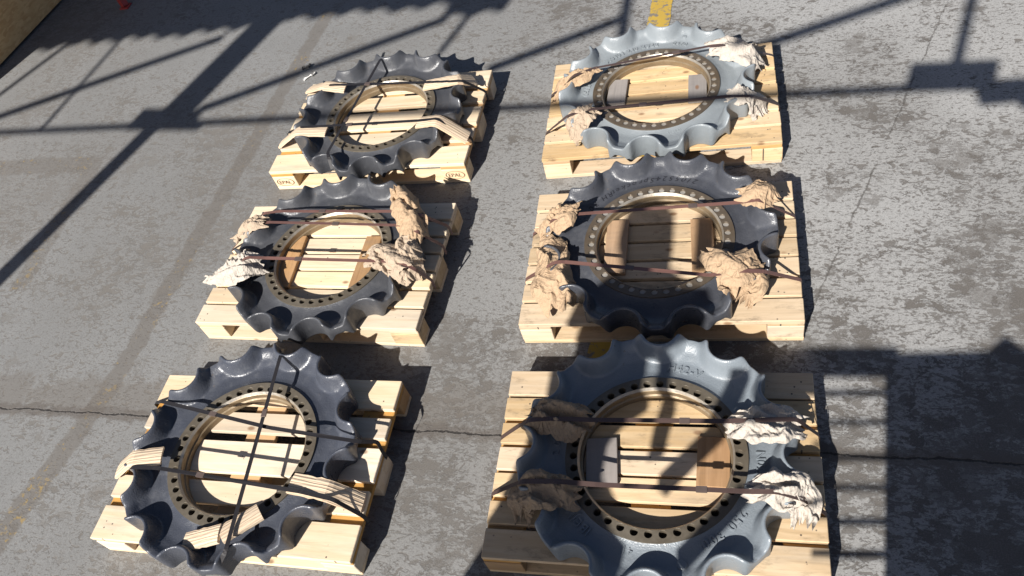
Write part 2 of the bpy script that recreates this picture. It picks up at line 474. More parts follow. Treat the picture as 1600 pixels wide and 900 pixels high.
frame = empty('shed_frame', (0, 0, 0))
tag(frame, 'grey steel lattice frame of an open shed throwing the striped shadows', 'shed frame')
bar('post', (-3.95, 0.0), (-3.95, 6.2), 0.12, frame)
bar('post', (-3.85, 3.8913), (-3.85, 6.2), 0.22, frame, Y0 - 0.08)
bar('rail', (-8.0, 3.922), (3.2, 3.542), 0.034, frame, Y0 + 0.06, 0.03)
prism('gusset_plate', [(-4.1754, 3.7615), (-4.2005, 3.9452), (-3.6883, 3.8880), (-3.5222, 3.7093)], Y0 - 0.06, 0.02, M_STEELW, frame)
bar('brace', (-5.7909, 3.8907), (-4.1466, 4.6121), 0.045, frame, Y0 - 0.10)
bar('brace', (-3.6994, 3.8890), (-2.3083, 4.5512), 0.045, frame, Y0 - 0.10)
bar('brace', (-1.7072, 4.0196), (-0.9922, 4.3778), 0.045, frame, Y0 - 0.10)
bar('brace', (-0.0827, 4.0057), (0.8915, 4.4102), 0.045, frame, Y0 - 0.10)
bar('strut', (-4.9704, 3.8307), (-5.2184, 4.7912), 0.035, frame, Y0 - 0.16)
bar('strut', (-5.8408, 4.1863), (-5.7358, 4.7609), 0.035, frame, Y0 - 0.16)
bar('strut', (-2.1524, 4.2206), (-2.1570, 4.5182), 0.035, frame, Y0 - 0.16)
bar('post', (-0.9470, 4.2157), (-1.2034, 4.9153), 0.07, frame, Y0 - 0.2)
bar('post', (1.0064, 3.7630), (0.9699, 4.6961), 0.045, frame, Y0 - 0.2)
prism('box_shadow_board', [(0.7932, 3.6043), (0.7856, 3.7882), (1.2034, 3.7661), (1.2093, 3.6319), (1.3334, 3.6351), (1.4619, 3.5106), (1.4751, 3.4137), (1.3631, 3.4427), (1.3139, 3.4936), (1.2787, 3.4891), (1.1622, 3.4843), (1.1207, 3.5839)], Y0 + 0.02, 0.02, M_STEELW, frame)  # unseen board, added and cut to throw the box-shaped shadow
# corrugated cladding whose wavy lower edge shows in the shadow
cv, cf = [], []
NX = 220
for i in range(NX + 1):
    xx = -9.0 + 6.98 * i / NX
    wv = 0.02 * sin(xx * 2 * pi / 0.22)
    low = 4.955 + 0.007 * sin(xx * 2 * pi / 0.22) + 0.018 * sin(xx * 3.1) + 0.012 * sin(xx * 9.7 + 1) + (-0.13 if xx > -2.48 else 0)
    cv += [(xx, Y0 - 0.3 + wv, low), (xx, Y0 - 0.3 + wv, 6.6)]
    if i:
        a = 2 * i
        cf.append((a - 2, a, a + 1, a - 1))
mesh_obj('corrugated_cladding', cv, cf, M_STEELW, frame)
# lower right: landing with a solid side and a ladder of slats
prism('side_panel', [(1.0567, 2.2389), (1.4254, 2.2528), (1.4750, 2.3142), (1.5449, 2.2639), (1.7603, 2.2559), (1.95, 0.3), (1.35, 0.3), (1.2495, 1.4892)], Y0, 0.03, M_STEELW, frame)
bar('rail', (0.6563, 2.2082), (1.1030, 2.2137), 0.085, frame, Y0 + 0.05)
bar('rung', (0.8664, 2.0885), (1.1214, 2.0942), 0.0095, frame, Y0 + 0.07, 0.022)
bar('rung', (0.9005, 1.9775), (1.1487, 1.9853), 0.0045, frame, Y0 + 0.03, 0.022)
bar('rung', (0.9391, 1.8516), (1.1798, 1.8616), 0.0070, frame, Y0 + 0.05, 0.022)
bar('rung', (0.9704, 1.7494), (1.2051, 1.7611), 0.0045, frame, Y0 + 0.07, 0.022)
bar('rung', (1.0041, 1.6397), (1.2322, 1.6531), 0.0095, frame, Y0 + 0.05, 0.022)
bar('rung', (1.0348, 1.5393), (1.2570, 1.5543), 0.0095, frame, Y0 + 0.07, 0.022)

prism('figure_shadow_sheet', [(-0.2216, 2.2605), (-0.2504, 2.4370), (-0.2563, 2.5546), (-0.1825, 2.6218), (-0.1187, 2.6891), (-0.1979, 2.8151), (-0.2436, 2.9580), (-0.2197, 3.0504), (-0.1097, 3.0504), (-0.0136, 2.9580), (0.0519, 2.7899), (0.0813, 2.6891), (0.1775, 2.6218), (0.3040, 2.6050), (0.3634, 2.5042), (0.3361, 2.4202), (0.2658, 2.3697), (0.3672, 2.0840), (0.3928, 1.9160), (0.3393, 1.8992), (0.3134, 2.0168), (0.3021, 2.1176), (0.2237, 2.3109), (0.1837, 2.3109), (0.2622, 2.0840), (0.1934, 2.0168), (0.1731, 1.9664), (0.2090, 1.8487), (0.2818, 1.7647), (0.3314, 1.7143), (0.4044, 1.6555), (0.4592, 1.3866), (0.3048, 1.2185), (-0.2080, 1.3025), (-0.1386, 1.7143), (-0.1538, 1.9328), (-0.1643, 2.1008)], Y0 - 0.02, 0.012, M_STEELW, frame)  # unseen sheet, added and cut to a figure's outline to shade the right pallets
prism('cleat_shadow_plate', [(0.1978, 2.6723), (0.0964, 2.9580), (0.1929, 2.9412), (0.2813, 2.6891)], Y0 + 0.02, 0.012, M_STEELW, frame)  # small unseen plate added to shade the right-hand cleat
bar('brace', (0.5751, 2.2689), (0.5500, 2.0000), 0.065, frame, Y0 + 0.1)  # unseen bar added for the diagonal shadow on the near right sprocket
bar('brace', (0.5517, 2.0084), (0.4321, 1.8151), 0.05, frame, Y0 + 0.16)  # lower leg of that shadow, another added bar
bar('brace', (0.7390, 1.8487), (0.6075, 1.6218), 0.05, frame, Y0 + 0.1)  # added bar for a second, shorter shadow streak there


# ------------------------------------------------------------------ pallets
H_PAL = 0.144
LAY5 = [(-0.3275, 0.145), (-0.1638, 0.100), (0.0, 0.145), (0.1638, 0.100), (0.3275, 0.145)]
LAY7 = [(-0.3425, 0.115), (-0.2245, 0.093), (-0.1110, 0.095), (0.0, 0.097), (0.1120, 0.093), (0.2245, 0.096), (0.3425, 0.115)]
def pallet(loc, rz, lay, mat, mat2, seed, label, brand=False):
    r = random.Random(seed)
    root = empty('pallet', loc, rz)
    tag(root, label, 'pallet', 'pallets in two rows')
    memo = {}
    def part(name, sx, sy, sz, x, y, z, m, jit=0.0):
        k = (round(sx, 3), round(sy, 3), m.name, name)
        if k not in memo:
            memo[k] = box_mesh(name, sx, sy, sz, m, 0.0025, jit, seed + len(memo))
        return inst(name, memo[k], root, (x + r.uniform(-.002, .002), y + r.uniform(-.0015, .0015), z), r.uniform(-.002, .002))
    for y in (-0.35, 0.0, 0.35):                                   # bottom runners
        part('bottom_board', 1.2, 0.145 if y == 0 else 0.1, 0.022, 0, y, 0.0005, mat)
    for x in (-0.5275, 0, 0.5275):
        for y in (-0.35, 0, 0.35):
            part('block', 0.145, 0.145 if y == 0 else 0.1, 0.078, x, y, 0.0225, mat2 if r.random() < .45 else mat)
    for x in (-0.5275, 0, 0.5275):                                 # cross stringers
        part('stringer_board', 0.145, 0.796, 0.0215, x, 0, 0.1005, W_ORANGE if lay is LAY5 else mat2)
    for y, w in lay:
        part('deck_board', 1.2, w + r.uniform(-.003, .002), 0.022, 0, y, 0.122, mat, 0.0015)
    if brand:
        for s in (-1, 1):
            c = text_mesh('EPAL', 0.036)
            o = inst('brand_mark', c, root, (s * 0.5275 - 0.041, -0.4042, 0.050), 0, (pi / 2, 0, 0))
            c.materials.append(M_BRAND)
            v, f = [], []
            for k in range(40):
                a = 2 * pi * k / 40
                for rr_ in (1.0, 0.93):
                    v.append((s * 0.5275 + 0.056 * rr_ * cos(a), -0.4042, 0.0625 + 0.029 * rr_ * sin(a)))
            for k in range(40):
                a, b = 2 * k, 2 * ((k + 1) % 40)
                f.append((a, b, b + 1, a + 1))
            mesh_obj('brand_oval', v, f, M_BRAND, root)
    return root

def text_mesh(s, size, extrude=0.0, shear=0.0, bold=0.0):
    cu = bpy.data.curves.new('t', 'FONT')
    cu.body = s
    cu.size = size
    cu.extrude = extrude
    cu.shear = shear
    cu.offset = bold
    cu.resolution_u = 3
    o = bpy.data.objects.new('t', cu)
    COL.objects.link(o)
    dg = bpy.context.evaluated_depsgraph_get()
    me = bpy.data.meshes.new_from_object(o.evaluated_get(dg))
    bpy.data.objects.remove(o)
    me.materials.clear()
    return me

# ------------------------------------------------------------------ sprockets
NB = 12
RC, RB, RT = 0.520, 0.070, 0.512        # bite centre circle, bite radius, tooth tip radius
R_RING, R_BORE, R_BOLT, Z_RING = 0.333, 0.278, 0.3022, 0.066
Z_LIP = 0.128
def smooth(t):
    t = min(1.0, max(0.0, t))
    return t * t * (3 - 2 * t)
PROF = [(0.33, 0.060), (0.345, 0.053), (0.37, 0.046), (0.42, 0.046), (0.46, 0.060), (0.495, 0.083), (0.53, 0.094)]
def zv(r):
    if r <= PROF[0][0]:
        return PROF[0][1]
    for (a, za), (b, zb) in zip(PROF, PROF[1:]):
        if r <= b:
            t = (r - a) / (b - a)
            return za + (zb - za) * smooth(t) * 0.5 + (zb - za) * t * 0.5
    return PROF[-1][1]
def bite_d(x, y):
    """distance outside the nearest bite circle; bite 0 is at angle 0"""
    a = atan2(y, x)
    k = round(a / (2 * pi / NB)) * 2 * pi / NB
    return hypot(x - RC * cos(k), y - RC * sin(k)) - RB
def ztop(x, y):
    r = hypot(x, y)
    d = bite_d(x, y)
    h = smooth(1 - (d - 0.006) / 0.038)
    base = zv(r)
    return base + (Z_LIP - base) * h
def zbot(x, y):
    r = hypot(x, y)
    d = bite_d(x, y)
    return 0.040 * smooth((d - 0.006) / 0.04) * smooth((r - 0.43) / 0.04)

def outline():
    """closed outline over one 30 degree sector centred on a bite: points and outward normals"""
    al = math.acos((RC * RC + RT * RT - RB * RB) / (2 * RC * RT))
    # bite arc from -al to +al
    be = atan2(RT * sin(al), RC - RT * cos(al))
    pts = []
    M = 18
    for i in range(M + 1):
        t = -be + 2 * be * i / M
        px, py = RC - RB * cos(t), RB * sin(t)
        pts.append((px, py, cos(t), -sin(t)))
    half = pi / NB
    Q = 12
    for i in range(1, Q):
        a = al + (2 * half - 2 * al) * i / Q
        u = 2.0 * i / Q - 1
        r = RT + 0.003 * (1 - u * u)
        pts.append((r * cos(a), r * sin(a), cos(a), sin(a)))
    # soften the normals at the two cusps
    return pts

def build_body_mesh():
    sec = outline()
    ring = []
    for k in range(NB):
        c, s = cos(2 * pi * k / NB), sin(2 * pi * k / NB)
        for px, py, nx, ny in sec:
            ring.append((px * c - py * s, px * s + py * c, nx * c - ny * s, nx * s + ny * c))
    n = len(ring)
    for _ in range(3):                          # round the cusps
        ring = [((ring[i - 1][0] + 2 * ring[i][0] + ring[(i + 1) % n][0]) / 4, (ring[i - 1][1] + 2 * ring[i][1] + ring[(i + 1) % n][1]) / 4,
                 (ring[i - 1][2] + 2 * ring[i][2] + ring[(i + 1) % n][2]) / 4, (ring[i - 1][3] + 2 * ring[i][3] + ring[(i + 1) % n][3]) / 4) for i in range(n)]
    # average the normals a little so the fillets close at the cusps
    nn = []
    for i in range(n):
        ax = ring[i - 1][2] + 1.5 * ring[i][2] + ring[(i + 1) % n][2]
        ay = ring[i - 1][3] + 1.5 * ring[i][3] + ring[(i + 1) % n][3]
        L = hypot(ax, ay) or 1
        nn.append((ax / L, ay / L))
    F = 0.007
    rows = []
    T = [0, .04, .10, .17, .24, .31, .38, .45, .51, .57, .63, .68, .73, .78, .83, .88, .92, .96, 1.0]
    for t in T:
        row = []
        for i in range(n):
            px, py, _, _ = ring[i]
            ex, ey = px - nn[i][0] * F, py - nn[i][1] * F
            a = atan2(py, px)
            ix, iy = R_RING * cos(a), R_RING * sin(a)
            x, y = ix + (ex - ix) * t, iy + (ey - iy) * t
            row.append((x, y, ztop(x, y)))
        rows.append(row)
    def wallrow(off, dz, top=True):
        row = []
        for i in range(n):
            px, py, _, _ = ring[i]
            ex, ey = px - nn[i][0] * F, py - nn[i][1] * F
            z = ztop(ex, ey) if top else zbot(ex, ey)
            x, y = px - nn[i][0] * off, py - nn[i][1] * off
            row.append((x, y, z + dz))
        return row
    for g in (25, 50, 75, 90):
        a = radians(g)
        rows.append(wallrow(F * (1 - sin(a)), -F * (1 - cos(a))))
    rows.append(wallrow(0, -0.018))
    for g in (90, 45, 0):
        a = radians(g)
        rows.append(wallrow(F * (1 - sin(a)), F * (1 - cos(a)), False))
    for t in (0.8, 0.6, 0.4, 0.0):
        row = []
        for i in range(n):
            px, py, _, _ = ring[i]
            a = atan2(py, px)
            ix, iy = R_RING * cos(a), R_RING * sin(a)
            x, y = ix + (px - ix) * t, iy + (py - iy) * t
            row.append((x, y, zbot(x, y)))
        rows.append(row)
    rows.append([(R_RING * cos(atan2(q[1], q[0])), R_RING * sin(atan2(q[1], q[0])), 0.055) for q in ring])
    v = [q for row in rows for q in row]
    f = []
    R = len(rows)
    for j in range(R - 1):
        for i in range(n):
            i2 = (i + 1) % n
            f.append((j * n + i, (j + 1) * n + i, (j + 1) * n + i2, j * n + i2))
    me = bpy.data.meshes.new('body')
    me.from_pydata(v, [], f)
    me.validate()
    me.shade_smooth()
    return me

def build_ring_mesh(depth):
    """bolt ring with 38 real holes; slots: 0 face, 1 bevel, 2 bore, 3 hole bottom"""
    v, f, fm = [], [], []
    n = 38
    st = 2 * pi / n
    RB0 = R_BORE + 0.009
    hr = 0.0142
    def add(p):
        v.append(p)
        return len(v) - 1
    for k in range(n):
        a0 = st * k
        # boundary of the cell (polar), 16 points counter-clockwise, starting at the outward direction
        cell = []
        for q in range(16):
            w = 2 * pi * q / 16
            dr, da = cos(w), sin(w)
            s = max(abs(dr), abs(da))
            dr, da = dr / s, da / s
            r = R_BOLT + (dr * (R_RING - R_BOLT) if dr > 0 else dr * (R_BOLT - RB0))
            a = a0 + da * st / 2
            cell.append(add((r * cos(a), r * sin(a), Z_RING)))
        def hole(rad, z):
            out = []
            for q in range(16):
                w = 2 * pi * q / 16
                x, y = R_BOLT + rad * cos(w), rad * sin(w)
                out.append(add((x * cos(a0) - y * sin(a0), x * sin(a0) + y * cos(a0), z)))
            return out
        h0, h1, h2 = hole(hr + .0008, Z_RING), hole(hr, Z_RING - .0008), hole(hr, Z_RING - depth)
        for q in range(16):
            p = (q + 1) % 16
            f.append((cell[q], cell[p], h0[p], h0[q])); fm.append(0)
            f.append((h0[q], h0[p], h1[p], h1[q])); fm.append(0)
            f.append((h1[q], h1[p], h2[p], h2[q])); fm.append(0)
        f.append(tuple(h2)); fm.append(3)
    # bevel, bore, underside, outer skirt
    m = 152
    prof = [(RB0, Z_RING, 1), (R_BORE + .002, Z_RING - .010, 1), (R_BORE, Z_RING - .012, 2), (R_BORE, 0.030, 2), (R_BORE - .006, 0.026, 2), (R_BORE - .006, 0.0, 2), (R_RING, 0.0, 0), (R_RING, Z_RING, 0)]
    base = len(v)
    for r, z, _ in prof:
        for i in range(m):
            a = 2 * pi * (i + .5) / m
            v.append((r * cos(a), r * sin(a), z))
    for j in range(len(prof) - 1):
        for i in range(m):
            i2 = (i + 1) % m
            f.append((base + j * m + i, base + j * m + i2, base + (j + 1) * m + i2, base + (j + 1) * m + i)); fm.append(prof[j + 1][2] if j else 1)
    me = bpy.data.meshes.new('bolt_ring')
    me.from_pydata(v, [], f)
    bm = bmesh.new()
    bm.from_mesh(me)
    bmesh.ops.remove_doubles(bm, verts=bm.verts[:], dist=0.0002)
    bmesh.ops.recalc_face_normals(bm, faces=bm.faces[:])
    bm.to_mesh(me)
    bm.free()
    return me, fm

BODY = build_body_mesh()
RING_DEEP = build_ring_mesh(0.045)
RING_FLAT = build_ring_mesh(0.007)

def arc_text(root, name, s, ang, r, size, mat, phase, raised=0.006, upout=True, shear=0.0, spread=1.0, bold=0.0):
    """lettering that follows the casting; ang (world, sprocket frame) of the middle of the string"""
    mes = [text_mesh(ch, size, 0.0, shear, bold) if ch != ' ' else None for ch in s]
    adv = [(max((v.co.x for v in me.vertices), default=size * .3) + size * 0.12) * spread if me else size * 0.42 for me in mes]
    tot = sum(adv)
    d = -1 if upout else 1
    cur = -tot / 2
    for me, w in zip(mes, adv):
        if me:
            V, F = [], []
            for v in me.vertices:
                a = ang + d * (cur + v.co.x) / r
                rad = r + (v.co.y - size * .35) * (1 if upout else -1)
                x, y = rad * cos(a), rad * sin(a)
                lx, ly = x * cos(-phase) - y * sin(-phase), x * sin(-phase) + y * cos(-phase)
                V.append((lx, ly, ztop(lx, ly) + raised))
            k = len(V)
            F = [tuple(p.vertices) for p in me.polygons]
            if raised > 0.001:                      # side walls down into the casting
                cnt = {}
                for q in F:
                    for i in range(len(q)):
                        e = (q[i], q[(i + 1) % len(q)])
                        cnt[frozenset(e)] = None if frozenset(e) in cnt else e
                V += [(a_, b_, c_ - raised - .003) for a_, b_, c_ in V]
                for e in cnt.values():
                    if e:
                        F.append((e[0], k + e[0], k + e[1], e[1]))
            mesh_obj(name, V, F, mat, root)
        cur += w

def boss(root, ang, r, phase, mat, hr=0.015):
    a = ang - phase
    cx, cy = r * cos(a), r * sin(a)
    z0 = ztop(cx, cy)
    v, f = [], []
    for rr_, z in ((hr + .003, -.006), (hr, .004), (hr - .003, .006)):
        for k in range(16):
            v.append((cx + rr_ * cos(pi * k / 8), cy + rr_ * sin(pi * k / 8), z0 + z))
    for j in range(2):
        for k in range(16):
            f.append((j * 16 + k, j * 16 + (k + 1) % 16, (j + 1) * 16 + (k + 1) % 16, (j + 1) * 16 + k))
    f.append(tuple(range(32, 48)))
    return mesh_obj('boss', v, f, mat, root)

def sprocket(loc, phase, boltoff, paint, ringmat, deep, label):
    root = empty('sprocket', (loc[0], loc[1], H_PAL + 0.0008), phase)
    tag(root, label, 'sprocket', 'sprockets on pallets')
    b = inst('body', BODY.copy(), root)
    b.data.materials.append(paint)
    me, fm = RING_DEEP if deep else RING_FLAT
    me = me.copy()
    for m in (ringmat, S_EDGE, S_BORE, M_HOLE if deep else S_PLUG):
        me.materials.append(m)
    for p_, k in zip(me.polygons, fm):
        p_.material_index = k
    inst('bolt_ring', me, root, (0, 0, 0), boltoff - phase)
    # small cast lug boss on the web
    return root

# ------------------------------------------------------------------ things on the pallets
PALS = {'BL': ((-0.6582, -0.8791, 0), -0.0074), 'ML': ((-0.6416, 0.2100, 0), -0.0356), 'TL': ((-0.6397, 1.2934, 0), -0.0158), 'TR': ((0.9734, 1.2922, 0), 0.0296), 'MR': ((1.0172, 0.2268, 0), 0.0170), 'BR': ((1.0422, -0.8193, 0), 0.0122)}
def strap(pts, w, mat, label, seed=0, pal=None, parent=None, th=0.0014):
    P = [Vector(p_) for p_ in pts]
    if pal:                                     # the ends bend over the pallet edge and run down its side
        (lx, ly, _), a_ = PALS[pal]
        ca, sa = cos(a_), sin(a_)
        def loc_(p_):
            return ((p_.x - lx) * ca + (p_.y - ly) * sa, -(p_.x - lx) * sa + (p_.y - ly) * ca)
        def wor(u_, v_, z_):
            return Vector((lx + u_ * ca - v_ * sa, ly + u_ * sa + v_ * ca, z_))
        for i1, i0, s_ in ((1, 0, -1), (-2, -1, 1)):
            v_ = loc_(P[i1])[1]
            v_ = max(-.38, min(.38, v_))
            P[i1] = wor(s_ * .6025, v_, .1465)
            P[i0] = wor(s_ * .6035, v_, .085)
    hd = P[-1] - P[0]
    hd.z = 0
    hd.normalize()
    side = Vector((-hd.y, hd.x, 0))
    # round the bends
    Q = [P[0]]
    for i in range(1, len(P) - 1):
        a, b, c = P[i - 1], P[i], P[i + 1]
        k = min(0.02, (a - b).length * .4, (c - b).length * .4)
        p0, p1 = b + (a - b).normalized() * k, b + (c - b).normalized() * k
        for t in (0, .25, .5, .75, 1):
            Q.append(p0 * (1 - t) ** 2 + b * 2 * t * (1 - t) + p1 * t * t)
    Q.append(P[-1])
    r = random.Random(seed)
    v, f = [], []
    for i, q in enumerate(Q):
        tn = (Q[min(i + 1, len(Q) - 1)] - Q[max(i - 1, 0)]).normalized()
        s = (side - tn * side.dot(tn)).normalized()
        tw = r.uniform(-.12, .12)
        nrm = s.cross(tn)
        s = s * cos(tw) + nrm * sin(tw)
        nrm = s.cross(tn).normalized() * (th / 2)
        s = s * (w / 2)
        v += [q - s - nrm, q + s - nrm, q + s + nrm, q - s + nrm]
        if i:
            b = 4 * i
            for k in range(4):
                k2 = (k + 1) % 4
                f.append((b - 4 + k, b - 4 + k2, b + k2, b + k))
    f += [(0, 1, 2, 3), tuple(len(v) - 4 + k for k in (3, 2, 1, 0))]
    o = mesh_obj('strap', v, f, mat, parent)
    k_ = max(range(len(P) - 1), key=lambda i: (P[i + 1] - P[i]).length)
    t_ = r.uniform(.25, .75)
    mid_ = P[k_].lerp(P[k_ + 1], t_)
    tn = (P[k_ + 1] - P[k_]).normalized()
    s_ = (side - tn * side.dot(tn)).normalized()
    nr = s_.cross(tn)
    sv = []
    for a_ in (-1, -.9, .9, 1):
        for b_, h_ in ((-1, -1), (-1, 1), (1, 1), (1, -1)):
            sv.append(mid_ + tn * (a_ * .019) + s_ * (b_ * w * (.62 if abs(a_) < 1 else .56)) + nr * (h_ * (.0035 if abs(a_) < 1 else .0026)))
    sf = [(0, 1, 2, 3), (15, 14, 13, 12)] + [(4 * i + k, 4 * i + (k + 1) % 4, 4 * i + 4 + (k + 1) % 4, 4 * i + 4 + k) for i in range(3) for k in range(4)]
    mesh_obj('seal', sv, sf, M_SEAL, o)
    if label:
        tag(o, label, 'strap', 'packing straps')
    return o

def paper(spine, widths, heights, mat, label, seed, amp=0.014):
    """crumpled sheet gathered over a tooth: arch-shaped sleeve along a spine, folded and creased"""
    r = random.Random(seed)
    P = [Vector(p_) for p_ in spine]
    L = [0]
    for a, b in zip(P, P[1:]):
        L.append(L[-1] + (b - a).length)
    nu, nv = 84, 40
    so = Vector((r.uniform(0, 50), r.uniform(0, 50), r.uniform(0, 50)))
    half = max(widths) / 2
    folds = []
    for k in range(11):                         # long creases right across the sheet
        a_ = r.gauss(pi / 2, 0.5)
        folds.append((cos(a_), sin(a_), r.uniform(-half, half) + cos(a_) * r.uniform(0, L[-1]), r.choice((-1, 1)) * r.uniform(.4, .95), 0.026))
    for k in range(14):                         # shorter, shallower ones
        a_ = r.uniform(0, pi)
        folds.append((cos(a_), sin(a_), cos(a_) * r.uniform(0, L[-1]) + sin(a_) * r.uniform(-half, half), r.choice((-1, 1)) * r.uniform(.3, .8), 0.011))
    def at(lst, s):
        for i in range(len(L) - 1):
            if s <= L[i + 1] or i == len(L) - 2:
                t = (s - L[i]) / max(1e-6, L[i + 1] - L[i])
                return lst[i] + (lst[i + 1] - lst[i]) * t
    v, f = [], []
    for i in range(nu):
        t = i / (nu - 1)
        s = L[-1] * t
        c = at(P, s)
        tn = (at(P, min(L[-1], s + .01)) - at(P, max(0, s - .01)))
        h2 = Vector((tn.x, tn.y, 0)).normalized() if hypot(tn.x, tn.y) > 1e-4 else Vector((1, 0, 0))
        sd = Vector((-h2.y, h2.x, 0))
        w = at(widths, s)
        h = at(heights, s)
        e1 = 1 + 0.25 * noise.noise(so + Vector((t * 7, 0, 0)))
        e2 = 1 + 0.25 * noise.noise(so + Vector((t * 7, 9, 0)))
        for j in range(nv):
            u = 2 * j / (nv - 1) - 1
            lat = w * 0.5 * u * (e1 if u < 0 else e2)
            ver = h * 0.62 * ((1 - abs(u) ** 1.7) - 0.9 * abs(u) ** 3)
            # ragged ends
            jut = 0.02 * noise.noise(so + Vector((u * 3.5, 20 if t < .5 else 40, 0))) * (abs(2 * t - 1) ** 6) * 2.2
            pos = c + sd * lat + h2 * jut
            q = so + Vector((s, lat, 0)) * 1.0
            wq = Vector((s, lat, 0)) + Vector((noise.noise(q * 7), noise.noise(q * 7 + Vector((5, 5, 5))), 0)) * 0.012
            d = 0
            for wi, (wx, wy, off, sl_, lim) in enumerate(folds):
                e_ = abs(wq.x * wx + wq.y * wy - off)
                d += sl_ * (min(e_, lim) - lim * .6)
            for fq_, ox_ in ((31, 0), (47, 2), (68, 4)):       # fine wrinkles
                ph = (wq.y * (1.0 - ox_ * .12) + wq.x * (.25 + ox_ * .2) + .02 * noise.noise(q * 11 + Vector((ox_, 0, 3)))) * fq_
                d += (abs((ph % 1.0) * 2 - 1) - .5) * .16 / fq_ * (0.4 + 2.2 * abs(noise.noise(q * 9 + Vector((0, ox_, 0)))))
            d = (amp / 0.014) * 0.030 * math.tanh(d / 0.030)
            gather = 0.95
            zz = pos.z + 0.008 + ver + d * gather * 1.2
            pos = pos + sd * (amp * .35 * noise.noise(q * 18 + Vector((3, 3, 3)))) + h2 * (amp * .35 * noise.noise(q * 25 + Vector((7, 1, 3))))
            v.append((pos.x, pos.y, max(H_PAL + .004 + .002 * (i % 3), zz)))
    for i in range(nu - 1):
        for j in range(nv - 1):
            a = i * nv + j
            f.append((a, a + nv, a + nv + 1, a + 1))
    o = mesh_obj('wrapping_paper', v, f, mat)
    tag(o, label, 'paper', 'crumpled paper padding')
    return o

def protector(pts, w, label, seed, th=0.010, mat=None):
    """bent strip of ribbed board laid over the casting under a strap"""
    P = [Vector(p_) for p_ in pts]
    hd = P[-1] - P[0]; hd.z = 0; hd.normalize()
    side = Vector((-hd.y, hd.x, 0))
    r = random.Random(seed)
    Q = []
    for a, b in zip(P, P[1:]):
        for k in range(8):
            Q.append(a + (b - a) * (k / 8))
    Q.append(P[-1])
    Q2 = [Q[0]] + [(Q[i - 1] + Q[i] * 2 + Q[i + 1]) / 4 for i in range(1, len(Q) - 1)] + [Q[-1]]
    nv = 7
    v, f, uv = [], [], []
    tot = len(Q2)
    for i, q in enumerate(Q2):
        tn = (Q2[min(i + 1, tot - 1)] - Q2[max(i - 1, 0)]).normalized()
        s = (side - tn * side.dot(tn)).normalized()
        nr = s.cross(tn)
        if nr.z < 0: nr = -nr
        for lay in (0, 1):
            for j in range(nv):
                u = j / (nv - 1) - .5
                e = (0.004 * noise.noise(Vector((i * .9, seed, j * .0)))) * (1 if abs(u) > .4 else 0)
                p_ = q + s * (u * w + e) + nr * (th * lay - 0.010 * u * u * 2)
                v.append(p_)
                uv.append((i / tot * 2, j / (nv - 1)))
    def id_(i, lay, j): return i * 2 * nv + lay * nv + j
    for i in range(tot - 1):
        for j in range(nv - 1):
            f.append((id_(i, 1, j), id_(i, 1, j + 1), id_(i + 1, 1, j + 1), id_(i + 1, 1, j)))
            f.append((id_(i, 0, j), id_(i + 1, 0, j), id_(i + 1, 0, j + 1), id_(i, 0, j + 1)))
        for j in (0, nv - 1):
            f.append((id_(i, 0, j), id_(i, 1, j), id_(i + 1, 1, j), id_(i + 1, 0, j)))
    for i in (0, tot - 1):
        for j in range(nv - 1):
            f.append((id_(i, 0, j), id_(i, 0, j + 1), id_(i, 1, j + 1), id_(i, 1, j)))
    o = mesh_obj('edge_protector', v, f, mat or M_BOARD)
    lay = o.data.uv_layers.new(name='UVMap')
    for lp in o.data.loops:
        lay.data[lp.index].uv = uv[lp.vertex_index]
    tag(o, label, 'edge protector', 'ribbed board edge protectors')
    return o

def cleat(a, b, w, th, mat, label):
    """flat board lying on the deck from a to b"""
    A, B = Vector(a), Vector(b)
    d = B - A
    L = d.length
    me = box_mesh('timber_cleat', w, L, th, mat, 0.002, 0.001, int(L * 1000))
    o = bpy.data.objects.new('timber_cleat', me)
    COL.objects.link(o)
    m = (A + B) / 2
    o.location = (m.x, m.y, H_PAL + 0.001)
    o.rotation_euler = (0, 0, atan2(d.y, d.x) - pi / 2)
    tag(o, label, 'timber', 'timber cleats inside the sprocket bores')
    return o

pallet(*PALS['BL'], LAY5, W_NEW, W_ORANGE, 11, 'new pale five-board pallet under the dark sprocket beside the floor joint, black straps')
pallet(*PALS['ML'], LAY7, W_NEW, W_RAW, 12, 'pale seven-board pallet under the charcoal sprocket with red-brown straps and white paper')
pallet(*PALS['TL'], LAY5, W_NEW, W_NEW, 13, 'pale five-board pallet with EPAL burnt into its corner blocks', True)
pallet(*PALS['TR'], LAY7, W_RAW, W_ORANGE, 14, 'tan pallet under the light blue-grey sprocket with a long raised number', False)
pallet(*PALS['MR'], LAY7, W_OLD, W_RAW, 15, 'stained pallet under the dark sprocket with handwriting')
pallet(*PALS['BR'], LAY7, W_ORANGE if False else W_RAW, W_ORANGE, 16, 'half shaded pallet under the blue-grey sprocket marked H42-V')

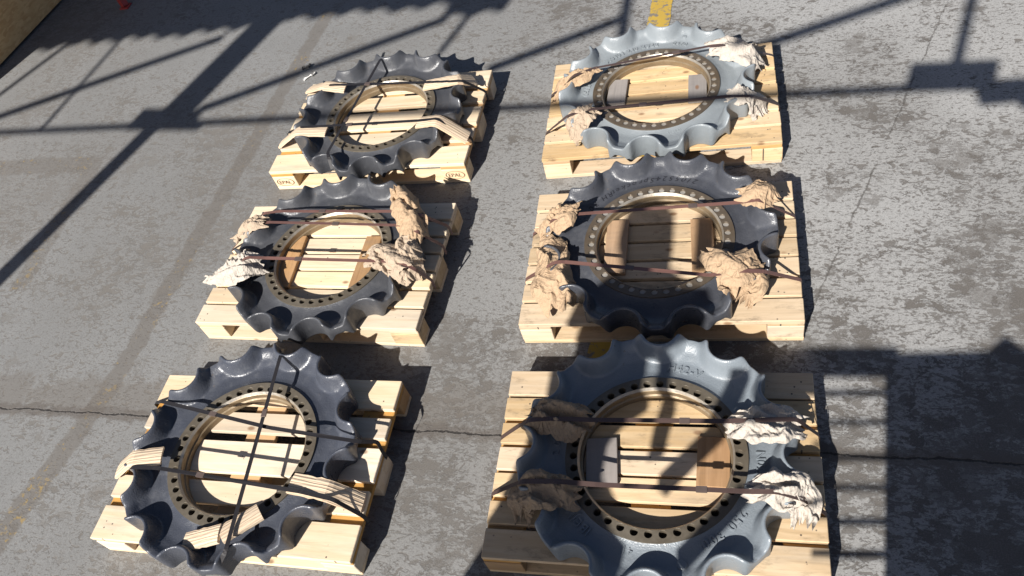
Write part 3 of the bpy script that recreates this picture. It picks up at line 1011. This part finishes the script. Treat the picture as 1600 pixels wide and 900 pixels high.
sBL = sprocket((-.657, -.882), radians(22.0), radians(0.62), P_NAVY, S_GREY, True, 'dark navy-grey sprocket held by three black straps and ribbed boards, beside the floor joint')
sML = sprocket((-.609, .206), radians(9.0), radians(6.79), P_CHAR, S_GREY, True, 'charcoal sprocket under red-brown straps with white crumpled paper on one side')
sTL = sprocket((-.6242, 1.2874), radians(7.0), radians(8.12), P_CHAR, S_GREY, True, 'charcoal sprocket on the EPAL pallet, tied with black straps over bent boards')
sTR = sprocket((.957, 1.3134), radians(27.0), radians(5.92), P_BLUE, S_BROWN, False, 'light blue-grey sprocket with a long raised number and brown bolt ring')
sMR = sprocket((1.0215, .242), radians(17.0), radians(4.51), P_DARK, S_BROWN, False, 'dark slate sprocket with black handwriting along its rim')
sBR = sprocket((1.0586, -.819), radians(0.0), radians(3.53), P_BLU2, S_GREY, True, 'half shaded blue-grey sprocket marked H42-V')

LT = 'raised_letter'
arc_text(sTR, LT, 'A3101 210 2522', radians(113), .398, .042, P_BLUE, radians(27), bold=.0006)
arc_text(sTR, LT, '0470', radians(73), .405, .036, P_BLUE, radians(27))
arc_text(sTR, LT, '05/17', radians(173), .377, .040, P_BLUE, radians(27), bold=.0006)
arc_text(sTR, LT, 'WTE23', radians(288), .358, .020, P_BLUE, radians(27), raised=.002)
for s_, a_, r_ in (('2105524', 80, .400), ('-', 94.5, .398), ('Sprocket', 111, .394), ('RH 70', 137, .392)):
    arc_text(sMR, 'ink_letter', s_, radians(a_), r_, .042, M_INK, radians(17), raised=.0008, upout=False, shear=.3, bold=-.0001)
arc_text(sML, 'ink_letter', '210552-4', radians(80), .40, .030, P_DARK, radians(9), raised=.0008, upout=False, shear=.25, bold=-.0006)
arc_text(sBR, LT, 'H42-V', radians(75), .392, .046, P_BLU2, 0.0, bold=.0004)
arc_text(sBR, LT, 'N02', radians(-1), .376, .046, P_BLU2, 0.0)
arc_text(sBR, LT, '250', radians(321.5), .370, .048, P_BLU2, 0.0, bold=.0006)
arc_text(sBR, LT, '300', radians(304.5), .368, .048, P_BLU2, 0.0, bold=.0006)
arc_text(sBR, LT, '1BEJM', radians(226), .374, .046, P_BLU2, 0.0, bold=.0006)
arc_text(sBR, LT, '41', radians(258), .370, .036, P_BLU2, 0.0)
arc_text(sBR, LT, '2 0', radians(177), .376, .036, P_BLU2, 0.0)
boss(sBR, radians(285.6), .408, 0.0, P_BLU2, .018)
boss(sTR, radians(72), .455, radians(27), P_BLUE, .012)
boss(sBL, radians(315), .430, radians(22), P_NAVY, .014)
boss(sTL, radians(287), .440, radians(7), P_CHAR, .014)
boss(sML, radians(203), .420, radians(9), P_CHAR, .010)

# cleats inside the bores
cleat((-0.8477, 0.3719, 0.1500), (-0.8352, 0.0297, 0.1500), .085, .022, W_CLEAT2, 'tan board lying inside the charcoal sprocket bore, on the white paper side')
cleat((-0.4130, 0.3548, 0.1500), (-0.4182, 0.0233, 0.1500), .085, .022, W_CLEAT2, 'tan board inside the charcoal sprocket bore, under the hanging brown paper')
cleat((0.7489, 1.4624, 0.1500), (0.7435, 1.2617, 0.1500), .10, .022, W_GREY, 'grey board in the bore of the long-numbered sprocket, in the rail shadow')
cleat((1.1710, 1.4514, 0.1500), (1.1748, 1.2384, 0.1500), .095, .022, W_GREY, 'grey sunlit board in the bore of the long-numbered sprocket')
cleat((0.8267, 0.4029, 0.1500), (0.8310, 0.0840, 0.1500), .10, .024, W_CLEAT2, 'tan board with a raised edge inside the handwritten sprocket bore, on the long paper side')
cleat((1.2068, 0.3971, 0.1500), (1.2222, 0.0934, 0.1500), .10, .022, W_CLEAT2, 'plain tan board inside the handwritten sprocket bore, beside the double paper wad')
cleat((0.8496, -0.7349, 0.1500), (0.8668, -0.9273, 0.1500), .118, .022, W_GREY, 'grey board inside the bore of the half shaded sprocket')
cleat((1.2700, -0.7144, 0.1500), (1.2667, -0.9141, 0.1500), .118, .022, W_CLEAT, 'brown board inside the bore of the half shaded sprocket')

# papers
paper([(0.6502, 1.4416, 0.2750), (0.5515, 1.3965, 0.2900), (0.4589, 1.3720, 0.2500), (0.3993, 1.3159, 0.1600)], [.07, .13, .12, .05], [.02, .035, .03, .01], PA_KRAFT, 'small brown paper twist on the long-numbered sprocket, beside its 05/17 mark', 21)
paper([(0.6560, 1.1028, 0.2600), (0.5992, 1.0389, 0.2850), (0.5699, 0.9816, 0.2300), (0.5475, 0.9589, 0.1600)], [.10, .16, .13, .07], [.02, .035, .03, .012], PA_TAN, 'tan paper bundle with two hanging tails on the long-numbered sprocket', 22)
paper([(1.2215, 1.5256, 0.2750), (1.3235, 1.4988, 0.2950), (1.4412, 1.4308, 0.2800), (1.5053, 1.4217, 0.2000)], [.12, .19, .17, .06], [.02, .045, .04, .02], PA_PALE, 'smooth pale paper sleeve over a tooth of the long-numbered sprocket', 23, .008)
paper([(1.3250, 1.1401, 0.2650), (1.3987, 1.1310, 0.2850), (1.4655, 1.1220, 0.2500), (1.4905, 1.1008, 0.1600)], [.06, .13, .15, .10], [.02, .035, .035, .015], PA_PALE, 'ragged pale paper with a frayed tail on the long-numbered sprocket', 24)
paper([(0.6612, 0.3636, 0.2800), (0.5920, 0.3329, 0.2950), (0.5178, 0.3257, 0.2500), (0.4594, 0.3437, 0.1700)], [.10, .19, .17, .08], [.02, .035, .03, .012], PA_KRAFT, 'small kraft paper wad with a torn corner on the handwritten sprocket', 25)
paper([(0.5375, 0.2538, 0.2400), (0.5626, 0.1035, 0.2700), (0.5788, -0.0353, 0.2600), (0.6247, -0.1555, 0.2100)], [.12, .16, .19, .13], [.03, .045, .045, .03], PA_KRAFT, 'long kraft paper sleeve running down the side of the handwritten sprocket', 26)
paper([(1.3773, 0.4112, 0.2800), (1.4420, 0.4073, 0.3000), (1.4955, 0.4021, 0.2900), (1.5332, 0.3844, 0.2500)], [.10, .17, .16, .06], [.02, .04, .04, .02], PA_KRAFT, 'compact rounded kraft paper wad on the handwritten sprocket', 27, .010)
paper([(1.2313, 0.0928, 0.2500), (1.3058, 0.0262, 0.2850), (1.3566, -0.0236, 0.2900), (1.4139, 0.0684, 0.2600)], [.08, .15, .17, .15], [.02, .045, .05, .03], PA_KRAFT, 'upper half of the double kraft paper wad on the handwritten sprocket', 28)
paper([(1.3053, 0.0020, 0.2600), (1.3689, -0.0434, 0.2850), (1.4012, -0.0685, 0.2400), (1.3803, -0.1076, 0.1700)], [.12, .22, .18, .08], [.03, .045, .04, .015], PA_KRAFT, 'lower hanging half of the double kraft paper wad on the handwritten sprocket', 29)
paper([(0.8218, -0.7375, 0.2500), (0.7414, -0.7160, 0.2850), (0.6408, -0.7029, 0.2900), (0.5728, -0.7108, 0.2500)], [.12, .17, .16, .09], [.02, .035, .035, .02], PA_DULL, 'shaded brown paper with a pointed corner on the half shaded sprocket', 30)
paper([(0.8111, -1.0059, 0.2500), (0.7277, -1.0022, 0.2850), (0.6325, -1.0054, 0.2800), (0.5843, -1.0300, 0.2400), (0.5844, -1.0892, 0.1650)], [.10, .15, .15, .12, .06], [.02, .035, .035, .03, .01], PA_DULL, 'shaded brown paper with a hanging tail on the half shaded sprocket', 31)
paper([(1.3157, -0.7107, 0.2500), (1.4044, -0.7215, 0.2900), (1.5128, -0.7175, 0.2900), (1.5859, -0.7129, 0.2400)], [.10, .16, .15, .10], [.02, .035, .035, .02], PA_PALE, 'flat pale paper pad beside N02 on the half shaded sprocket', 32)
paper([(1.3933, -0.9615, 0.2500), (1.4716, -0.9612, 0.2850), (1.5435, -0.9617, 0.2700), (1.5709, -0.9810, 0.2300), (1.5587, -1.0382, 0.1650)], [.07, .14, .15, .13, .07], [.02, .035, .035, .03, .012], PA_PALE, 'pale paper with a drooping tail by the number 250 on the half shaded sprocket', 33)
paper([(-0.9816, 0.3687, 0.2600), (-1.0499, 0.3627, 0.2700), (-1.1173, 0.3477, 0.2400), (-1.2088, 0.3547, 0.1700)], [.08, .12, .10, .06], [.02, .03, .025, .01], PA_TAN, 'small tan paper twist under two red-brown straps on the charcoal sprocket', 34)
paper([(-0.9189, 0.1155, 0.2500), (-0.9829, 0.0758, 0.2850), (-1.0993, 0.0579, 0.2600), (-1.2432, 0.0632, 0.1900)], [.14, .22, .19, .08], [.03, .045, .04, .015], PA_PALE, 'white crumpled paper with a raised curl on the charcoal sprocket', 35)
paper([(-0.2912, 0.5384, 0.2800), (-0.2067, 0.4121, 0.3000), (-0.1513, 0.3119, 0.2900), (-0.1276, 0.2020, 0.2500)], [.10, .15, .16, .10], [.03, .05, .045, .03], PA_KRAFT, 'kraft paper tube with a shaded hollow on the charcoal sprocket', 36)
paper([(-0.1663, 0.2384, 0.2800), (-0.1612, 0.1286, 0.2900), (-0.1176, 0.0457, 0.2800), (-0.0792, 0.0166, 0.2200)], [.10, .17, .18, .10], [.03, .045, .04, .02], PA_TAN, 'wide tan paper bundle hanging into the charcoal sprocket bore', 37)
paper([(-0.3499, 0.1084, 0.2400), (-0.3004, 0.1384, 0.2600), (-0.1921, 0.0709, 0.2800), (-0.1034, 0.0266, 0.2700)], [.10, .14, .14, .10], [.015, .025, .03, .03], PA_TAN, 'loose tan paper flap under the lower red-brown strap of the charcoal sprocket', 38)

# straps
R_, D_, B_ = M_STRAP_R, M_STRAP_D, M_STRAP_B
strap([(-1.2656, 0.3869, 0.1200), (-1.2250, 0.3867, 0.1500), (-1.0243, 0.4339, 0.2850), (-0.9323, 0.4381, 0.2900), (-0.2056, 0.3810, 0.3100), (-0.1162, 0.3456, 0.3200), (-0.0267, 0.4209, 0.1550), (-0.0294, 0.4357, 0.1100)], .017, R_, 'upper of the two close red-brown straps on the charcoal sprocket', 1, 'ML')
strap([(-1.2993, 0.2966, 0.1200), (-1.2546, 0.3056, 0.1500), (-1.0477, 0.3579, 0.2850), (-0.9641, 0.3628, 0.2900), (-0.1748, 0.2863, 0.3100), (-0.0987, 0.2327, 0.3200), (-0.0395, 0.2937, 0.1550), (-0.0325, 0.3073, 0.1100)], .017, R_, 'lower of the two close red-brown straps on the charcoal sprocket', 2, 'ML')
strap([(-1.2961, 0.0900, 0.1200), (-1.2577, 0.0954, 0.1500), (-0.9694, 0.0957, 0.3250), (-0.8910, 0.1103, 0.3000), (-0.2337, 0.0711, 0.3000), (-0.1140, 0.0356, 0.3200), (-0.0580, 0.0125, 0.3000), (-0.0627, 0.0759, 0.1550), (-0.0568, 0.0880, 0.1100)], .018, R_, 'single red-brown strap across the bore and white paper of the charcoal sprocket', 3, 'ML')
strap([(0.2746, 1.4024, 0.1100), (0.3040, 1.3835, 0.1500), (0.5324, 1.3270, 0.3200), (0.6370, 1.4180, 0.2900), (1.2362, 1.4915, 0.3100), (1.3082, 1.4495, 0.3400), (1.5568, 1.5853, 0.1500), (1.5720, 1.6149, 0.1100)], .018, D_, 'dark brown strap running over the 210 numbers of the long-numbered sprocket', 4, 'TR')
strap([(0.3371, 1.0891, 0.1100), (0.3651, 1.0722, 0.1500), (0.5360, 1.0280, 0.3000), (0.6392, 1.0618, 0.3000), (1.3375, 1.0853, 0.3000), (1.4425, 1.0604, 0.3100), (1.5609, 1.1789, 0.1500), (1.5755, 1.2056, 0.1100)], .018, D_, 'dark brown strap across the middle of the long-numbered sprocket bore', 5, 'TR')
strap([(0.4027, 0.3665, 0.1100), (0.4266, 0.3465, 0.1500), (0.5606, 0.2832, 0.3200), (0.6296, 0.3263, 0.3000), (1.3821, 0.3604, 0.3000), (1.4532, 0.3378, 0.3350), (1.6076, 0.4051, 0.1500), (1.6188, 0.4299, 0.1100)], .018, R_, 'red-brown strap under the handwriting of the dark slate sprocket', 6, 'MR')
strap([(0.4001, 0.0873, 0.1100), (0.4236, 0.0701, 0.1500), (0.5952, 0.0195, 0.3250), (0.6333, 0.0262, 0.3200), (1.2552, -0.0463, 0.3000), (1.3814, -0.0583, 0.3400), (1.4692, -0.0229, 0.2900), (1.6071, 0.0429, 0.1500), (1.6176, 0.0608, 0.1100)], .018, R_, 'red-brown strap across the long kraft paper sleeve of the dark slate sprocket', 7, 'MR')
strap([(0.4194, -0.7408, 0.1100), (0.4456, -0.7436, 0.1500), (0.5907, -0.7463, 0.3100), (0.6782, -0.7460, 0.3250), (0.8431, -0.7317, 0.3000), (1.3165, -0.7200, 0.3000), (1.4363, -0.7271, 0.3300), (1.5557, -0.7037, 0.3000), (1.6431, -0.6830, 0.1500), (1.6532, -0.6719, 0.1100)], .018, D_, 'dark brown strap along the flat paper pad of the half shaded sprocket', 8, 'BR')
strap([(0.4149, -0.9828, 0.1100), (0.4432, -0.9832, 0.1500), (0.5959, -0.9873, 0.2900), (0.7342, -0.9958, 0.3250), (0.8675, -0.9888, 0.3000), (1.3884, -0.9844, 0.3000), (1.4793, -0.9926, 0.3300), (1.5631, -0.9833, 0.2600), (1.6410, -0.9833, 0.1500), (1.6528, -0.9749, 0.1100)], .018, D_, 'dark brown strap over the drooping paper of the half shaded sprocket', 9, 'BR')
strap([(-0.7299, -0.2936, 0.1000), (-0.6130, -0.4240, 0.2600), (-0.5942, -0.4675, 0.2850), (-0.5040, -1.3306, 0.2850), (-0.5423, -1.3660, 0.2400), (-0.5945, -1.3581, 0.1500)], .017, B_, 'black strap running lengthwise over the dark navy-grey sprocket', 10)
strap([(-1.2970, -0.6335, 0.1200), (-1.2423, -0.6322, 0.1500), (-1.1414, -0.6750, 0.2400), (-0.5292, -0.8002, 0.2700), (-0.1050, -0.8471, 0.2700), (-0.0586, -0.8085, 0.2000), (-0.0104, -0.8239, 0.1500), (0.0048, -0.8413, 0.1000)], .017, B_, 'black strap near the far teeth of the dark navy-grey sprocket', 11, 'BL')
strap([(-1.2558, -0.9817, 0.1200), (-1.2243, -0.9760, 0.1500), (-1.0925, -1.0164, 0.2850), (-0.9717, -1.0106, 0.2800), (-0.2723, -1.0785, 0.2900), (-0.1339, -1.0969, 0.2800), (-0.0586, -1.1031, 0.1550), (-0.0730, -1.0995, 0.1000)], .017, B_, 'black strap across two ribbed boards of the dark navy-grey sprocket', 12, 'BL')
strap([(-0.7984, 1.9472, 0.1600), (-0.7187, 1.7597, 0.2600), (-0.7165, 1.6946, 0.2750), (-0.8049, 0.8905, 0.2750), (-0.7896, 0.8515, 0.2720), (-0.7689, 0.8033, 0.2300)], .017, B_, 'black strap running lengthwise over the charcoal sprocket on the EPAL pallet', 13)
strap([(-1.2507, 1.6748, 0.1100), (-1.1990, 1.6564, 0.1500), (-1.0118, 1.4995, 0.2750), (-0.2023, 1.3992, 0.3000), (-0.1168, 1.3938, 0.3000), (-0.0433, 1.4825, 0.1500), (-0.0416, 1.5030, 0.1100)], .017, B_, 'black strap over the higher pair of bent boards on the EPAL pallet', 14, 'TL')
strap([(-1.2284, 1.2529, 0.1100), (-1.1822, 1.2377, 0.1500), (-1.0564, 1.1161, 0.2800), (-0.2992, 1.0752, 0.3000), (-0.1997, 1.0805, 0.3000), (-0.0463, 1.0801, 0.1500), (-0.0497, 1.0989, 0.1100)], .017, B_, 'black strap over the lower pair of bent boards on the EPAL pallet', 15, 'TL')

# ribbed edge protectors
protector([(-0.8941, 1.4923, 0.2450), (-1.0321, 1.4960, 0.2750), (-1.2254, 1.6344, 0.1550)], .075, 'ribbed board bent over the shaded flank teeth of the EPAL pallet sprocket', 1)
protector([(-0.3721, 1.4505, 0.2450), (-0.1513, 1.4290, 0.2850), (-0.0958, 1.5193, 0.2000)], .080, 'ribbed board arched over a tooth, close to the EPAL pallet corner post shadow', 2)
protector([(-0.8908, 1.0957, 0.2500), (-1.0660, 1.0897, 0.2750), (-1.2352, 1.1238, 0.1600)], .075, 'short ribbed board with a frayed end over the dark teeth of the EPAL sprocket', 3)
protector([(-0.3292, 1.1153, 0.2500), (-0.2011, 1.0825, 0.2850), (-0.0554, 1.0645, 0.1600)], .085, 'long bent ribbed board reaching down to the EPAL pallet deck edge', 4)
protector([(-0.9882, -0.9460, 0.2600), (-1.1199, -0.9777, 0.2750), (-1.2624, -0.9798, 0.1600)], .080, 'short ribbed board on the dark navy-grey sprocket, beside the bare floor', 5)
protector([(-0.3444, -1.0342, 0.2600), (-0.1750, -1.0606, 0.2750), (-0.0689, -1.0612, 0.1600)], .085, 'long ribbed board bent down to the deck edge of the navy-grey sprocket pallet', 6)
protector([(-0.4436, -1.1535, 0.2450), (-0.5642, -1.2666, 0.2620)], .075, 'flat half of a folded ribbed board by the strap end of the navy-grey sprocket', 7, .014)
protector([(-0.5641, -1.2588, 0.2680), (-0.7346, -1.2903, 0.2250)], .075, 'turned down half of a folded ribbed board by the strap end of the navy-grey sprocket', 8, .014)

# ------------------------------------------------------------------ things at the edges of the yard
def osb_mat():
    m, nt, b = new_mat('chipboard')
    t = NT(nt)
    co = t.obj()
    v = t.n('ShaderNodeTexVoronoi')
    t.put(v.inputs['Vector'], t.mapping(co, scale=(14, 14, 40)))
    v.inputs['Scale'].default_value = 1.6
    col = t.mix(t.sep(v.outputs['Color'])[0], (0.52, 0.29, 0.11), (0.66, 0.42, 0.19))
    nt.links.new(col, b.inputs['Base Color'])
    b.inputs['Roughness'].default_value = 0.7
    return m
M_OSB = osb_mat()
ca, cb = Vector((-4.3487, 3.4291, 0.0200)), Vector((-4.4124, 2.5014, 0.0200))
d = (cb - ca).normalized()
crate = empty('crate', (cb.x - 0.6 * d.x, cb.y - 0.6 * d.y, 0), atan2(d.y, d.x))
tag(crate, 'orange-brown chipboard crate standing at the edge of the yard', 'crate')
inst('panel', box_mesh('panel', 3.2, 0.02, 1.0, M_OSB, 0.002), crate, (-0.4, -0.02, 0.02))
inst('panel', box_mesh('panel', 3.2, 0.02, 1.0, M_OSB, 0.002), crate, (-0.4, -1.0, 0.02))
inst('panel', box_mesh('panel', 0.02, 0.94, 1.0, M_OSB, 0.002), crate, (1.18, -0.51, 0.02))
inst('panel', box_mesh('panel', 0.02, 0.94, 1.0, M_OSB, 0.002), crate, (-1.98, -0.51, 0.02))
inst('lid', box_mesh('lid', 3.24, 1.06, 0.02, M_OSB, 0.002), crate, (-0.4, -0.51, 1.022))
for x in (-1.6, -0.4, 0.8):
    inst('skid', box_mesh('skid', 0.1, 0.94, 0.09, W_RAW, 0.003), crate, (x, -0.51, 0.0))

ra = Vector((-3.5656, 3.2070, 0.0000))
stand = empty('red_stand', (ra.x, ra.y, 0))
tag(stand, 'red painted steel stand leg at the dark edge of the yard', 'stand')
def rod(name, a, b, w, mat, parent):
    A, B = Vector(a), Vector(b)
    dd = (B - A).normalized()
    s = dd.cross(Vector((0.3, 1, 0.1))).normalized() * w / 2
    q = dd.cross(s).normalized() * w / 2
    v = [A - s - q, A + s - q, A + s + q, A - s + q, B - s - q, B + s - q, B + s + q, B - s + q]
    f = [(3, 2, 1, 0), (4, 5, 6, 7)] + [(k, (k + 1) % 4, (k + 1) % 4 + 4, k + 4) for k in range(4)]
    return mesh_obj(name, v, f, mat, parent)
rod('leg', (0, 0, 0.012), (-0.22, 0.22, 0.75), 0.05, M_RED, stand)
rod('leg', (-0.35, 0.95, 0.012), (-0.32, 0.55, 0.75), 0.05, M_RED, stand)
rod('crossbar', (-0.40, 0.75, 0.77), (-0.18, 0.15, 0.77), 0.06, M_RED, stand)
inst('foot_plate', box_mesh('foot_plate', 0.08, 0.08, 0.012, M_RED, 0.002), stand, (0, 0, 0.0005))

def scrap(loc, size, mat, label, seed):
    r = random.Random(seed)
    v, f = [], []
    n = 7
    for i in range(n):
        for j in range(4):
            x = (i / (n - 1) - .5) * size[0]
            y = (j / 3 - .5) * size[1] * (0.5 + 0.8 * noise.noise(Vector((i * .7, seed, 0))) ** 2 + .3)
            v.append((x, y + 0.3 * size[1] * sin(i * 1.1), 0.004 + abs(noise.noise(Vector((i * .9, j * 1.3, seed)))) * size[2]))
    for i in range(n - 1):
        for j in range(3):
            a = i * 4 + j
            f.append((a, a + 4, a + 5, a + 1))
    o = mesh_obj('scrap', v, f, mat)
    o.location = (loc[0], loc[1], 0)
    o.rotation_euler = (0, 0, r.uniform(0, 1))
    tag(o, label, 'scrap')
    return o
scrap((-1.4739, 2.0945, 0.0000), (.07, .04, .03), M_BLACKS, 'small black scrap lying on the floor in a brace shadow behind the EPAL pallet', 5)
scrap((-1.4155, 1.9818, 0.0000), (.10, .03, .03), M_WHITE, 'small white paper scrap on the floor behind the EPAL pallet', 6)
